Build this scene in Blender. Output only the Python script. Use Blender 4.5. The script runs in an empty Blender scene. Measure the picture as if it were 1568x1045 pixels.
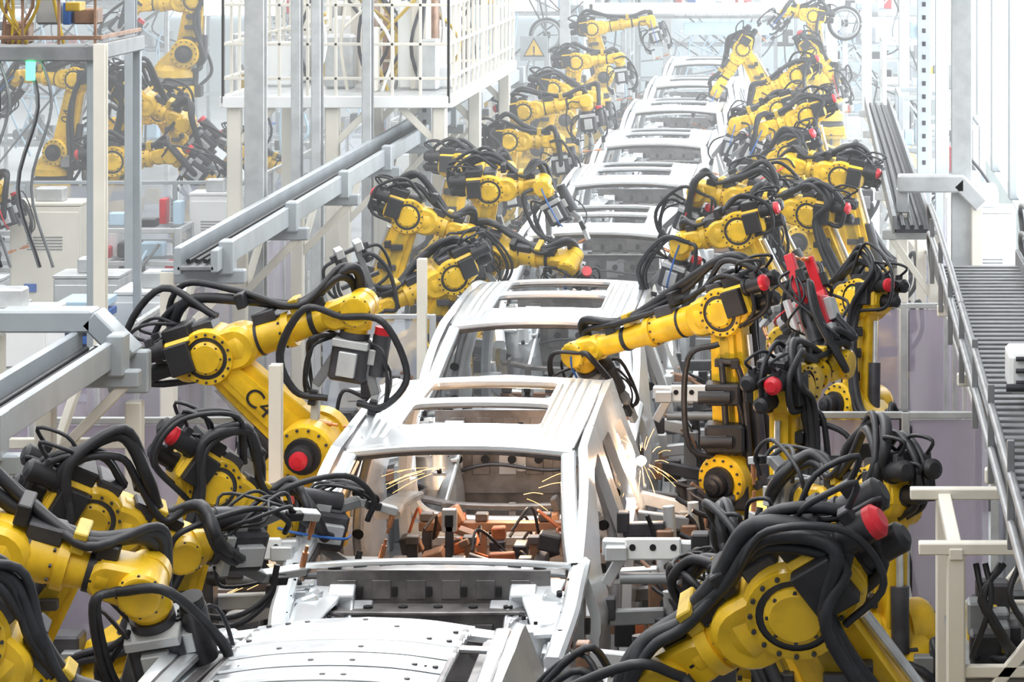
import bpy, bmesh, math, random
from mathutils import Vector, Matrix
V=Vector
scene=bpy.context.scene
try:
    scene.view_settings.view_transform='Standard'
except Exception: pass

# ---------------------------------------------------------------- materials
MATS={}
def mat(key,col,rough=.5,metal=0,dark=.75,nscale=6,emis=None,estr=0,alpha=1,coat=0,bump=0):
    m=bpy.data.materials.new(key); m.use_nodes=True
    nt=m.node_tree; b=nt.nodes['Principled BSDF']
    tc=nt.nodes.new('ShaderNodeTexCoord'); nz=nt.nodes.new('ShaderNodeTexNoise')
    nz.inputs['Scale'].default_value=nscale; nz.inputs['Detail'].default_value=5
    nt.links.new(tc.outputs['Object'],nz.inputs['Vector'])
    cr=nt.nodes.new('ShaderNodeValToRGB')
    cr.color_ramp.elements[0].position=.35; cr.color_ramp.elements[1].position=.6
    cr.color_ramp.elements[0].color=(col[0]*dark,col[1]*dark,col[2]*dark,1)
    cr.color_ramp.elements[1].color=(*col,1)
    nt.links.new(nz.outputs['Fac'],cr.inputs['Fac'])
    nt.links.new(cr.outputs['Color'],b.inputs['Base Color'])
    b.inputs['Roughness'].default_value=rough; b.inputs['Metallic'].default_value=metal
    b.inputs['Coat Weight'].default_value=coat
    b.inputs['Alpha'].default_value=alpha
    if emis:
        b.inputs['Emission Color'].default_value=(*emis,1); b.inputs['Emission Strength'].default_value=estr
        try: m.cycles.emission_sampling='NONE'
        except Exception: pass
    if bump:
        bp=nt.nodes.new('ShaderNodeBump'); bp.inputs['Strength'].default_value=bump
        nt.links.new(nz.outputs['Fac'],bp.inputs['Height']); nt.links.new(bp.outputs['Normal'],b.inputs['Normal'])
    MATS[key]=m
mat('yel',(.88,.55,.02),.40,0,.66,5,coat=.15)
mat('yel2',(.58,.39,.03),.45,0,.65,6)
mat('blk',(.022,.022,.026),.5,0,.6,8)
mat('hose',(.022,.023,.028),.5,0,.6,14)
mat('dgr',(.07,.07,.08),.45,.3,.6,8)
mat('gry',(.26,.27,.28),.45,.3,.75,6)
mat('lgr',(.55,.57,.58),.4,.3,.8,6)
mat('alu',(.75,.77,.79),.3,.7,.8,10)
mat('wht',(.84,.86,.86),.45,0,.93,2)
mat('bge',(.74,.71,.63),.5,0,.9,2)
mat('stl',(.40,.44,.47),.42,.2,.85,3)
mat('red',(.68,.02,.035),.35,0,.8,8)
mat('org',(.55,.16,.06),.5,0,.6,8)
mat('cop',(.75,.34,.17),.35,.8,.7,10)
mat('blu',(.03,.13,.45),.45,0,.8,8)
mat('lbl',(.50,.68,.82),.5,0,.9,3)
mat('grn',(.1,.45,.25),.5,0,.8,3)
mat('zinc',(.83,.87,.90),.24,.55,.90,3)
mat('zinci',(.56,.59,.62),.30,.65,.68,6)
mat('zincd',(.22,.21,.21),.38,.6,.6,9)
mat('brn',(.33,.19,.12),.45,.3,.6,7)
mat('hole',(.01,.01,.012),.8,0,.9,3)
mat('pan',(.50,.45,.56),.15,0,.85,2,alpha=.55)
mat('panl',(.66,.71,.80),.12,0,.85,2,alpha=.4)
mat('floor',(.38,.385,.38),.25,0,.8,.6)
mat('wall',(.66,.78,.82),.6,0,.85,.5)
mat('lamp',(1,1,1),.5,emis=(1,.99,.97),estr=9)
mat('win',(1,1,1),.5,emis=(.93,.97,1),estr=4)
mat('glow',(1,1,1),.5,emis=(1,.95,.85),estr=80)
mat('spark',(1,.5,.1),.5,emis=(1,.50,.18),estr=6)
mat('grnl',(.1,1,.4),.5,emis=(.1,1,.35),estr=3)

# ---------------------------------------------------------------- mesh builder
def frame(d):
    d=d.normalized()
    u=V((0,0,1)) if abs(d.z)<.9 else V((1,0,0))
    a=u.cross(d).normalized(); b=d.cross(a)
    return a,b,d
def crom(p,sub):
    P=[V(q) for q in p]; P=[P[0]*2-P[1]]+P+[P[-1]*2-P[-2]]; o=[]
    for i in range(1,len(P)-2):
        for j in range(sub):
            t=j/sub; a,b,c,d=P[i-1],P[i],P[i+1],P[i+2]
            o.append(.5*((2*b)+(c-a)*t+(2*a-5*b+4*c-d)*t*t+(3*b-a-3*c+d)*t**3))
    o.append(P[-2]); return o
class MB:
    def __init__(s): s.v=[];s.f=[];s.m=[];s.s=[]
    def add(s,vs,fs,m,sm=False):
        o=len(s.v); s.v+= [tuple(q) for q in vs]
        for f in fs: s.f.append([o+i for i in f]); s.m.append(m); s.s.append(sm)
    def box(s,c,sz,m,rot=None,ch=None):
        hx,hy,hz=[q/2 for q in sz]; k=min(hx,hy,hz)*.2 if ch is None else min(ch,min(hx,hy,hz)*.9)
        vs=[];ix={}
        for sx in(-1,1):
            for sy in(-1,1):
                for sz_ in(-1,1):
                    for a in range(3):
                        q=[sx*(hx-k),sy*(hy-k),sz_*(hz-k)]
                        q[a]=(sx*hx,sy*hy,sz_*hz)[a]
                        ix[(sx,sy,sz_,a)]=len(vs); vs.append(V(q))
        fs=[]
        for a in range(3):
            b,c2=[(1,2),(2,0),(0,1)][a]
            for sg in(-1,1):
                l=[]
                for t in((-1,-1),(1,-1),(1,1),(-1,1)):
                    q=[0,0,0]; q[a]=sg;q[b]=t[0];q[c2]=t[1]; l.append(ix[(*q,a)])
                fs.append(l if sg>0 else l[::-1])
            for sb in(-1,1):
                for sc in(-1,1):
                    l=[]
                    for sa,kk in((-1,b),(1,b),(1,c2),(-1,c2)):
                        q=[0,0,0]; q[a]=sa;q[b]=sb;q[c2]=sc; l.append(ix[(*q,kk)])
                    fs.append(l if sb*sc<0 else l[::-1])
        for sx in(-1,1):
            for sy in(-1,1):
                for sz_ in(-1,1): 
                    l=[ix[(sx,sy,sz_,a)] for a in range(3)]
                    fs.append(l if sx*sy*sz_>0 else l[::-1])
        c=V(c)
        if rot is not None: vs=[rot@q for q in vs]
        s.add([q+c for q in vs],fs,m)
    def obox(s,p1,p2,w,h,m,up=(0,0,1),ch=None):
        p1=V(p1);p2=V(p2);d=(p2-p1);L=d.length
        if L<1e-5:return
        d=d/L;u=V(up)
        if abs(d.dot(u))>.98:u=V((0,1,0)) if abs(d.y)<.9 else V((1,0,0))
        a=d.cross(u).normalized();b=a.cross(d)
        rot=Matrix((a,d,b)).transposed()
        s.box((p1+p2)/2,(w,L,h),m,rot,ch)
    def lathe(s,p,ax,prof,m,seg=20,cap=True):
        a,b,d=frame(V(ax)); p=V(p)
        cs=[(math.cos(6.28318*i/seg),math.sin(6.28318*i/seg)) for i in range(seg)]
        for (r1,h1),(r2,h2) in zip(prof[:-1],prof[1:]):
            vs=[p+d*h1+(a*c+b*q)*r1 for c,q in cs]+[p+d*h2+(a*c+b*q)*r2 for c,q in cs]
            s.add(vs,[[i,(i+1)%seg,seg+(i+1)%seg,seg+i] for i in range(seg)],m,True)
        if cap:
            for (r,h),rv in((prof[0],1),(prof[-1],0)):
                if r>1e-4:
                    l=list(range(seg)); s.add([p+d*h+(a*c+b*q)*r for c,q in cs],[l[::-1] if rv else l],m)
    def cyl(s,p1,p2,r,m,r2=None,seg=14):
        p1=V(p1);p2=V(p2);d=p2-p1
        if d.length<1e-5:return
        s.lathe(p1,d,[(r,0),(r if r2 is None else r2,d.length)],m,seg)
    def tube(s,pts,r,m,seg=8,sub=6):
        P=crom(pts,sub) if sub>1 else [V(q) for q in pts]
        d=(P[1]-P[0]).normalized(); a,b,_=frame(d); vs=[]
        for i,q in enumerate(P):
            t=(P[min(i+1,len(P)-1)]-P[max(i-1,0)])
            if t.length<1e-6:t=d
            t=t.normalized(); a=(a-t*a.dot(t))
            if a.length<1e-4:a=frame(t)[0]
            a=a.normalized(); b=t.cross(a)
            vs+=[q+(a*math.cos(6.28318*j/seg)+b*math.sin(6.28318*j/seg))*r for j in range(seg)]
        fs=[]
        for i in range(len(P)-1):
            for j in range(seg):
                k=(j+1)%seg; fs.append([i*seg+j,i*seg+k,(i+1)*seg+k,(i+1)*seg+j])
        s.add(vs,fs,m,True)
        s.add(vs[:seg],[list(range(seg))[::-1]],m); s.add(vs[-seg:],[list(range(seg))],m)
    def strip(s,pts,w,h,m,up=(0,0,1),sub=4):
        P=crom(pts,sub) if sub>1 else [V(q) for q in pts]
        R=[]
        for i,q in enumerate(P):
            t=(P[min(i+1,len(P)-1)]-P[max(i-1,0)]).normalized(); u=V(up)
            a=t.cross(u).normalized(); b=a.cross(t)
            c=min(w,h)*.25
            R.append([q+a*x+b*y for x,y in((w/2,h/2-c),(w/2-c,h/2),(-w/2+c,h/2),(-w/2,h/2-c),(-w/2,-h/2+c),(-w/2+c,-h/2),(w/2-c,-h/2),(w/2,-h/2+c))])
        for j in range(8):
            k=(j+1)%8; n=len(P)
            s.add([r[j] for r in R]+[r[k] for r in R],[[i,i+1,n+i+1,n+i] for i in range(n-1)],m,True)
        s.add(R[0],[list(range(8))],m); s.add(R[-1],[list(range(8))[::-1]],m)
    def plate(s,p1,r1,p2,r2,ax,th,m,seg=10):
        p1=V(p1);p2=V(p2);n=V(ax).normalized(); d=(p2-p1); d=(d-n*d.dot(n)).normalized(); e=n.cross(d)
        o=[]
        for i in range(seg+1):
            a=math.pi/2+math.pi*i/seg; o.append(p1+(d*math.cos(a)+e*math.sin(a))*r1)
        for i in range(seg+1):
            a=-math.pi/2+math.pi*i/seg; o.append(p2+(d*math.cos(a)+e*math.sin(a))*r2)
        c=(p1+p2)/2; k=len(o); bv=th*.12
        t0=[q+n*th/2+(c-q).normalized()*bv for q in o]; t1=[q+n*(th/2-bv) for q in o]
        b1=[q-n*(th/2-bv) for q in o]; b0=[q-n*th/2+(c-q).normalized()*bv for q in o]
        s.add(t0,[list(range(k))],m); s.add(b0,[list(range(k))[::-1]],m)
        for A,B in((t0,t1),(t1,b1),(b1,b0)):
            s.add(A+B,[[i,k+i,k+(i+1)%k,(i+1)%k] for i in range(k)],m,True)
    def bolts(s,p,ax,R,n,r,h,m):
        a,b,d=frame(V(ax)); p=V(p)
        for i in range(n):
            t=6.28318*i/n; q=p+(a*math.cos(t)+b*math.sin(t))*R
            s.lathe(q,d,[(r,0),(r,h)],m,6)
    def mesh(s,name,org=(0,0,0)):
        me=bpy.data.meshes.new(name); o=V(org)
        me.from_pydata([(q[0]-o.x,q[1]-o.y,q[2]-o.z) for q in s.v],[],s.f)
        ks=[]
        for k in s.m:
            if k not in ks: ks.append(k)
        for k in ks: me.materials.append(MATS[k])
        me.polygons.foreach_set('material_index',[ks.index(k) for k in s.m])
        me.polygons.foreach_set('use_smooth',s.s); me.update()
        return me
    def obj(s,name,parent=None,org=None):
        if not s.v: return None
        if org is None:
            if parent is not None: org=tuple(parent.location)
            else:
                xs=[q[0] for q in s.v];ys=[q[1] for q in s.v];zs=[q[2] for q in s.v]
                org=((min(xs)+max(xs))/2,(min(ys)+max(ys))/2,min(zs))
        ob=bpy.data.objects.new(name,s.mesh(name,org)); scene.collection.objects.link(ob)
        if parent is not None: ob.parent=parent
        else: ob.location=org
        return ob
def empty(name,loc):
    e=bpy.data.objects.new(name,None); e.location=loc; e.empty_display_size=.2
    scene.collection.objects.link(e); return e

# ---------------------------------------------------------------- robot
rnd=random.Random(11)
def robot(base,S,E,W,T,tool='gun',name='welding_robot',yel='yel',k=None,cap='red',loop=1.0,label=None,side=None,pack=False,scap='blk'):
    base=V(base);S=V(S);E=V(E);W=V(W);T=V(T)
    if k is None: k=.86 if base.y<22 else .8
    r=rnd
    e=empty(name,base)
    n=(E-S).cross(W-E)
    if n.length<.05: n=V((W-S)).cross(V((0,0,1)))
    n.normalize()
    if n.y>0: n=-n
    a=V((W.x-S.x,W.y-S.y,0)); a=a.normalized() if a.length>.02 else V((1,0,0))
    d=(W-E).normalized(); L=(W-E).length
    up=n.cross(d); 
    if up.z<0: up=-up
    ld=(E-S).normalized(); lb=n.cross(ld)
    if lb.dot(a)>0: lb=-lb
    m=MB(); zt=S.z-.62*k; bx=V((base.x,base.y,0)); Z=V((0,0,1))
    if zt-base.z>.12:
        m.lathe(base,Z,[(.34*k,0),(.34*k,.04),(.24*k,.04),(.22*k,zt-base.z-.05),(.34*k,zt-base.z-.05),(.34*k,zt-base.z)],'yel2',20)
        m.bolts(base+Z*.04,Z,.3*k,10,.018,.03,'dgr')
        for i in range(3):
            an=2.1*i+r.random(); m.tube([base+V((.4*math.cos(an),.4*math.sin(an),.05)),base+V((.3*math.cos(an),.3*math.sin(an),.4)),base+V((.27*math.cos(an+.4),.27*math.sin(an+.4),zt-base.z-.1)),V((base.x,base.y,zt+.15))],.025,'hose',7,5)
    bz=V((base.x,base.y,zt))
    m.box(bz+Z*.09*k,(.62*k,.56*k,.18*k),yel); m.box(bz+Z*.1*k-a*.32*k,(.16*k,.2*k,.16*k),'blk')
    m.lathe(bz,Z,[(.27*k,.16*k),(.29*k,.2*k),(.29*k,.24*k),(.26*k,.26*k),(.26*k,.32*k),(.22*k,.36*k)],'blk',22)
    m.obj('pedestal',e)
    m=MB(); tz=bz+Z*.34*k
    m.plate(tz+Z*.02,.24*k,S,.18*k,n,.30*k,yel); m.plate(tz+Z*.04,.17*k,S,.13*k,n,.46*k,yel)
    m.lathe(tz,Z,[(.3*k,-.05*k),(.3*k,.05*k),(.24*k,.12*k)],yel,20)
    for sg in(1,-1):
        m.lathe(S,n*sg,[(.2*k,.1*k),(.2*k,.24*k),(.185*k,.27*k),(.15*k,.27*k)],yel,28)
        m.lathe(S,n*sg,[(.15*k,.262*k),(.15*k,.265*k)],'dgr',24)
        m.lathe(S,n*sg,[(.12*k,.26*k),(.12*k,.31*k),(.085*k,.31*k),(.085*k,.38*k),(.06*k,.39*k)],'blk',18)
        m.lathe(S,n*sg,[(.06*k,.38*k),(.06*k,.42*k),(.03*k,.43*k)],scap,16)
        m.bolts(S+n*sg*.27*k,n*sg,.168*k,14,.010*k,.014*k,'dgr')
    q=tz-a*.3*k+Z*.1*k
    m.cyl(q-n*.12*k,q+n*.12*k+Z*.02,.09*k,'blk')
    m.box(q+Z*.1,(.22*k,.22*k,.16*k),'dgr'); m.box(q+n*.16*k+Z*.05,(.1,.08,.14),'gry')
    m.obj('turret',e)
    m=MB()
    m.plate(S,.17*k,E,.13*k,n,.13*k,yel); m.plate(S+ld*.05,.10*k,E-ld*.05,.08*k,n,.2*k,yel)
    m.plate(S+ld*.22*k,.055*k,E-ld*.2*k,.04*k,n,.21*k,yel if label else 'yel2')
    pb=S+lb*.22*k-ld*.05; pe=E+lb*.16*k-ld*.18*k
    m.cyl(pb,pb+(pe-pb)*.55,.055*k,'dgr'); m.cyl(pb+(pe-pb)*.55,pe,.022*k,'alu'); m.cyl(pb-n*.1*k,pb+n*.1*k,.035*k,'dgr')
    if not label:
        for t in(.28,.5,.7):
            c=S.lerp(E,t)+n*.13*k; m.box(c,(.13*k,.06*k,.06*k),'dgr'); m.box(c+lb*.1*k,(.05,.1*k,.06),'blk')
    if pack:
        for t,ss in((.25,(.30,.26,.22)),(.52,(.26,.24,.16)),(-.1,(.32,.3,.2))):
            c=S.lerp(E,t)+n*.16*k; m.box(c,tuple(x*k for x in ss),'blk'); m.box(c+n*.14*k,(.16*k,.04,.1*k),'dgr')
            m.cyl(c+V((-.12*k,0,0))+n*.12,c+V((.12*k,0,0))+n*.12,.05*k,'blk')
        for i in range(6):
            c=S.lerp(E,r.uniform(-.2,.3))+n*.2*k; f=S.lerp(E,r.uniform(.5,.9))+n*.18*k; o=V((r.uniform(-.3,.3)*k,r.uniform(-.1,.05),0))
            m.tube([c,c+o+Z*.1,f+o*.9-Z*.1,f],r.uniform(.014,.026)*k,'hose',7,6)
    m.obj('lower_arm',e)
    m=MB()
    for sg in(1,-1):
        m.lathe(E,n*sg,[(.19*k,.0),(.19*k,.1*k),(.175*k,.12*k),(.175*k,.15*k),(.14*k,.15*k)],yel,30,cap=False)
        m.lathe(E,n*sg,[(.145*k,.135*k),(.145*k,.14*k)],'dgr',26)
        m.lathe(E,n*sg,[(.112*k,.13*k),(.112*k,.155*k),(.09*k,.17*k)],yel,26)
        m.bolts(E+n*sg*.15*k,n*sg,.158*k,16,.009*k,.012*k,'dgr'); m.bolts(E+n*sg*.155*k,n*sg,.098*k,8,.008*k,.012*k,'dgr')
    m.plate(E-d*.14*k,.13*k,E+d*.2*k,.14*k,n,.26*k,yel)
    c=E-d*.16*k+up*.05*k; rot=Matrix((d,n,up)).transposed()
    m.box(c,(.2*k,.28*k,.24*k),yel,rot); m.box(c+up*.15*k,(.18*k,.22*k,.1*k),'blk',rot); m.box(c+up*.12*k+d*.18*k,(.14*k,.2*k,.12*k),'dgr',rot)
    m.box(c+n*.17*k,(.16*k,.06*k,.2*k),'blk',rot); m.box(c-n*.17*k,(.16*k,.06*k,.2*k),'blk',rot)
    ce='red' if r.random()<.6 else 'blk'
    for i,(o,rr) in enumerate(((n*.09+up*.08,.06),(-n*.09+up*.08,.06),(up*-.06,.055))):
        q=c+o*k-d*.09*k
        m.lathe(q,-d,[(rr*k*1.15,0),(rr*k*1.15,.03*k),(rr*k,.03*k),(rr*k,.15*k)],'blk',16)
        m.lathe(q,-d,[(rr*k*1.02,.15*k),(rr*k*1.02,.18*k),(rr*.6*k,.20*k)],ce if i==0 else 'blk',16)
        m.box(q-d*.1*k+up*.07*k,(.05*k,.05*k,.06*k),'dgr',rot)
        m.tube([q-d*.1*k+up*.08*k,q-d*.2*k+up*.16*k,q-d*.05*k+up*.2*k+n*.05,c+up*.2*k],.012*k,'hose',6,4)
    m.obj('elbow',e)
    m=MB(); p=E+d*.16*k; l=L-.16*k
    m.lathe(p,d,[(.145*k,0),(.15*k,.06*k),(.115*k,.13*k),(.105*k,l*.42),(.12*k,l*.42),(.12*k,l*.42+.05*k),(.095*k,l*.42+.05*k),(.082*k,l-.2*k),(.1*k,l-.2*k),(.1*k,l-.15*k),(.09*k,l-.13*k)],yel,24)
    m.bolts(p+d*(l*.42-.012*k),-d,.11*k,10,.009*k,.012*k,'dgr')
    m.lathe(p+d*(l*.62),d,[(.096*k,0),(.096*k,.035*k)],'blk',20)
    m.lathe(p+d*(l*.2),d,[(.118*k,0),(.118*k,.02*k)],'blk',20)
    m.box(p+d*l*.3+up*.13*k,(.16*k,.12*k,.08*k),'dgr',rot)
    m.box(p+d*l*.72+up*.11*k,(.1*k,.1*k,.09*k),'blk',rot)
    m.plate(W-d*.16*k,.09*k,W,.1*k,n,.19*k,yel)
    for sg in(1,-1):
        m.lathe(W,n*sg,[(.104*k,.05*k),(.104*k,.125*k),(.09*k,.14*k),(.08*k,.142*k)],yel,24)
        m.bolts(W+n*sg*.125*k,n*sg,.096*k,8,.007*k,.01*k,'dgr')
    t=(T-W).normalized()
    m.lathe(W,t,[(.1*k,.05*k),(.1*k,.13*k),(.08*k,.13*k),(.08*k,.16*k)],yel,18)
    m.lathe(W,t,[(.1*k,.16*k),(.1*k,.2*k)],'dgr',18)
    m.obj('forearm',e)
    m=MB(); t2=t; q=n.cross(t2); 
    if q.length<.2: q=up.copy()
    q.normalize(); n2=t2.cross(q).normalized(); rt=Matrix((t2,n2,q)).transposed(); P=W+t2*.2*k
    if tool in('gun','red'):
        bc='red' if tool=='red' else 'gry'
        m.box(P+t2*.03*k,(.05*k,.26*k,.24*k),'lgr',rot=rt)
        m.box(P+t2*.16*k,(.24*k,.2*k,.24*k),'dgr' if tool=='gun' else 'red',rot=rt)
        m.box(P+t2*.16*k+n2*.12*k,(.16*k,.05*k,.12*k),'lgr',rot=rt); m.box(P+t2*.2*k-n2*.12*k,(.12*k,.05*k,.16*k),'gry',rot=rt)
        m.box(P+t2*.1*k+q*.14*k,(.1*k,.12*k,.05*k),'lgr',rot=rt)
        for sg in(1,-1):
            m.obox(P+t2*.12*k+q*sg*.1*k,P+t2*.34*k+q*sg*.2*k,.06*k,.08*k,bc,n2)
            m.obox(P+t2*.32*k+q*sg*.2*k,P+t2*.6*k+q*sg*.17*k,.05*k,.07*k,'lgr' if tool=='gun' else 'red',n2)
            m.cyl(P+t2*.58*k+q*sg*.19*k,P+t2*.58*k+q*sg*.06*k,.018*k,'cop'); m.cyl(P+t2*.58*k+q*sg*.06*k,P+t2*.58*k+q*sg*.02*k,.01*k,'cop')
            m.box(P+t2*.42*k+q*sg*.2*k+n2*.05*k,(.1*k,.05*k,.05*k),'blk',rot=rt)
            m.cyl(P+t2*.1*k+q*sg*.08*k-n2*.16*k,P+t2*.32*k+q*sg*.08*k-n2*.16*k,.03*k,r.choice(['dgr','gry','lgr']))
        m.cyl(P+q*.18*k-t2*.05*k,P+q*.18*k+t2*.22*k,.06*k,'dgr'); m.cyl(P+q*.18*k-t2*.1*k,P+q*.18*k-t2*.05*k,.055*k,cap if r.random()<.4 else 'blk')
        for i in range(7):
            s1=r.choice((-1,1)); m.tube([P+q*.1*k*s1+n2*r.uniform(-.1,.1)*k,P+q*.25*k*s1+t2*r.uniform(-.1,.2)*k+n2*r.uniform(-.15,.2)*k,P+q*.28*k*s1+t2*r.uniform(.25,.4)*k+n2*r.uniform(-.1,.1)*k,P+q*.18*k*s1+t2*r.uniform(.4,.5)*k],r.uniform(.008,.016)*k,'hose',6,5)
    else:
        m.box(P+t2*.03*k,(.05*k,.2*k,.2*k),'gry',rot=rt)
        for sg in(-1,1):
            m.obox(P+t2*.05*k+q*sg*.08*k,P+t2*.5*k+q*sg*.08*k,.06*k,.06*k,'gry',n2)
            m.box(P+t2*.5*k+q*sg*.1*k,(.1*k,.12*k,.08*k),'alu',rot=rt)
            m.cyl(P+t2*.3*k+q*sg*.14*k,P+t2*.5*k+q*sg*.14*k,.03*k,'blk')
            m.tube([P,P+q*sg*.3*k+t2*.1*k,P+q*sg*.3*k+t2*.4*k,P+q*sg*.1*k+t2*.45*k],.014,'hose',6,6)
        for x in(.15,.32,.48): m.obox(P+t2*x*k-q*.2*k,P+t2*x*k+q*.2*k,.04*k,.04*k,'dgr',n2)
    m.obj('weld_gun' if tool!='grip' else 'gripper',e)
    m=MB(); bk=-a
    sd=side if side is not None else (r.choice((1,-1)) if base.y>20 else 1)
    nh=3 if base.y<30 else 2
    for i in range(nh):
        j=lambda s_=.035: V((r.uniform(-s_,s_),r.uniform(-s_,s_),r.uniform(-s_,s_)))
        o=n*(.18+.045*i)*k*sd
        rr=(.036,.028,.022)[i]*k; lp=loop*r.uniform(.75,1.2)
        pts=[bz+bk*.3*k+Z*.1+n*.05*i, tz+bk*.34*k+Z*.1+o*.5+j(), S+lb*.24*k+o+j(), S.lerp(E,.55)+lb*.1*k+o+j(), E+lb*.1*k+o*.9-ld*.05, E-d*.26*k+up*.16*k*lp+o*.7+j(), E-d*.05*k+up*.32*k*lp+o*.4+j(), E.lerp(W,.3)+up*.21*k*lp+n*.06*sd+j(.02), E.lerp(W,.66)+up*.14*k+n*.04*i*k, W-d*.05*k+up*.2*k*lp+n*.08*k*sd+j(), W+t*.08*k+up*.12*k*lp+n*.16*k*lp*sd+j(), P+t2*.12*k+n*.15*k*sd+j(.02), P+t2*.15*k+n*.08*k*sd]
        m.tube(pts,rr,'hose',8,6)
    for i in range(3 if base.y<28 else 1):
        rr=r.uniform(.14,.26)*k*loop; sgn=r.choice((-1,1))
        m.tube([W+n*.13*k-d*.1*k, W+n*.18*k+q*sgn*rr*.8-d*.05*k, P+n*.12*k+t2*.15*k+q*sgn*rr*1.3, P+n*.1*k+t2*.38*k+q*sgn*rr*.9, P+t2*.4*k+n*.06*k+q*sgn*.1*k],r.uniform(.012,.024)*k,'hose',7,6)
    for i in range(2):
        rr=r.uniform(.22,.34)*k*loop; o=n*r.uniform(-.1,.18)*k
        m.tube([E+lb*.14*k+o-ld*.1*k,E-d*rr*1.1+o-up*.05*k,E-d*rr*1.15+up*rr*.6+o,E-d*rr*.4+up*rr*1.1+o,E+d*.1*k+up*.22*k+o*.5],r.uniform(.014,.026)*k,'hose',7,6)
    m.tube([bz+bk*.3*k+Z*.12, bz+bk*.5*k+Z*.35+n*r.uniform(-.2,.2), tz+bk*.42*k+Z*.3+n*r.uniform(-.2,.2), tz+bk*.3*k+Z*.15, tz+bk*.1+n*.24*k],.024*k,'hose',7,6)
    if r.random()<.35: m.tube([W+n*.14*k,W+n*.2*k+t*.1,P+t2*.2*k+n*.2*k,P+t2*.3*k+n*.1*k],.009*k,r.choice(['blu','red','blu']),6,5)
    for tt in(.3,.62):
        c=E.lerp(W,tt)+up*(.2*loop if tt<.5 else .14)*k
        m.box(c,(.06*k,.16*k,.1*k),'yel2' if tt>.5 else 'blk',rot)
    m.obj('hose_package',e)
    if label:
        cu=bpy.data.curves.new('label','FONT'); cu.body=label; cu.size=.16; cu.extrude=.001; cu.align_x='CENTER'; cu.align_y='CENTER'
        cu.materials.append(MATS['blk']); ob=bpy.data.objects.new('label',cu); scene.collection.objects.link(ob); ob.parent=e
        x=ld if ld.x>0 else -ld; y=n.cross(x); R3=Matrix((x,y,n)).transposed().to_4x4()
        ob.matrix_local=Matrix.Translation(S.lerp(E,.5)-base+n*.109*k)@R3
    return e

# ---------------------------------------------------------------- car body
def roundpoly(pts,r,n=5):
    o=[];N=len(pts)
    for i in range(N):
        p=V((*pts[i],0));a=V((*pts[i-1],0));b=V((*pts[(i+1)%N],0))
        da=(a-p);db=(b-p);rr=min(r,da.length*.45,db.length*.45);A=p+da.normalized()*rr;B=p+db.normalized()*rr
        for k in range(n+1):
            t=k/n;q=A*(1-t)**2+p*2*t*(1-t)+B*t*t;o.append((q.x,q.y))
    return o
def prism(poly,axis,lo,hi):
    bm=bmesh.new(); f=(lambda p,h:(h,p[0],p[1])) if axis=='x' else (lambda p,h:(p[0],p[1],h))
    a=[bm.verts.new(f(p,lo)) for p in poly];b=[bm.verts.new(f(p,hi)) for p in poly];n=len(poly)
    bm.faces.new(a);bm.faces.new(b[::-1])
    for i in range(n): bm.faces.new((a[i],b[i],b[(i+1)%n],a[(i+1)%n]))
    bmesh.ops.recalc_face_normals(bm,faces=bm.faces)
    me=bpy.data.meshes.new('cut');bm.to_mesh(me);bm.free()
    ob=bpy.data.objects.new('cut',me);scene.collection.objects.link(ob);return ob
def bake(me,name,cutters,thick,offset,mk):
    ob=bpy.data.objects.new(name,me);scene.collection.objects.link(ob)
    s=ob.modifiers.new('s','SOLIDIFY');s.thickness=thick;s.offset=offset
    for c in cutters:
        b=ob.modifiers.new('b','BOOLEAN');b.object=c;b.operation='DIFFERENCE';b.solver='EXACT'
    dg=bpy.context.evaluated_depsgraph_get();dg.update()
    r=bpy.data.meshes.new_from_object(ob.evaluated_get(dg));r.name=name
    bpy.data.objects.remove(ob)
    for c in cutters:bpy.data.objects.remove(c)
    r.materials.clear();r.materials.append(MATS[mk])
    bm=bmesh.new();bm.from_mesh(r)
    bmesh.ops.recalc_face_normals(bm,faces=bm.faces)
    for f in bm.faces:f.smooth=True;f.material_index=0
    for e in bm.edges:
        if len(e.link_faces)==2 and e.calc_face_angle(0)>.5:e.smooth=False
    bm.to_mesh(r);bm.free();return r
def rz(y):
    z=2.035+.03*math.sin(math.pi*max(0,min(y/2.9,1)))
    if y>2.0:z-=.05*((y-2.0)/.7)**2
    return z
def ztop(y):
    if y<0:return 2.035-.43*(min(1,-y/1.08))**1.12
    if y<=2.55:return rz(y)
    return rz(2.55)-(y-2.55)*1.35
def sx(y,z):
    if z<1.35:x=.90-.05*((1.35-z)/.9)**2
    else:
        t=(z-1.35)/.72;x=.90-.235*t**1.15-.015*math.sin(t*3.14)
    if y<-.2:x-=.085*((-.2-y)/.9)**1.6
    if y>1.9:x-=.07*((y-1.9)/1.1)**1.5
    if 1.25<z<1.34:x+=.008
    if .95<z<1.02:x+=.006
    if abs(y-.56)<.012 and z>.5:x-=.012
    if abs(y-1.47+.25*max(0,1.0-z))<.012 and z<1.9:x-=.012
    return x
def gridmesh(name,us,vs,fn):
    me=bpy.data.meshes.new(name);nv=len(vs)
    me.from_pydata([fn(u,v) for u in us for v in vs],[],[(i*nv+j,(i+1)*nv+j,(i+1)*nv+j+1,i*nv+j+1) for i in range(len(us)-1) for j in range(nv-1)])
    me.update();return me
lin=lambda a,b,n:[a+(b-a)*i/(n-1) for i in range(n)]
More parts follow.
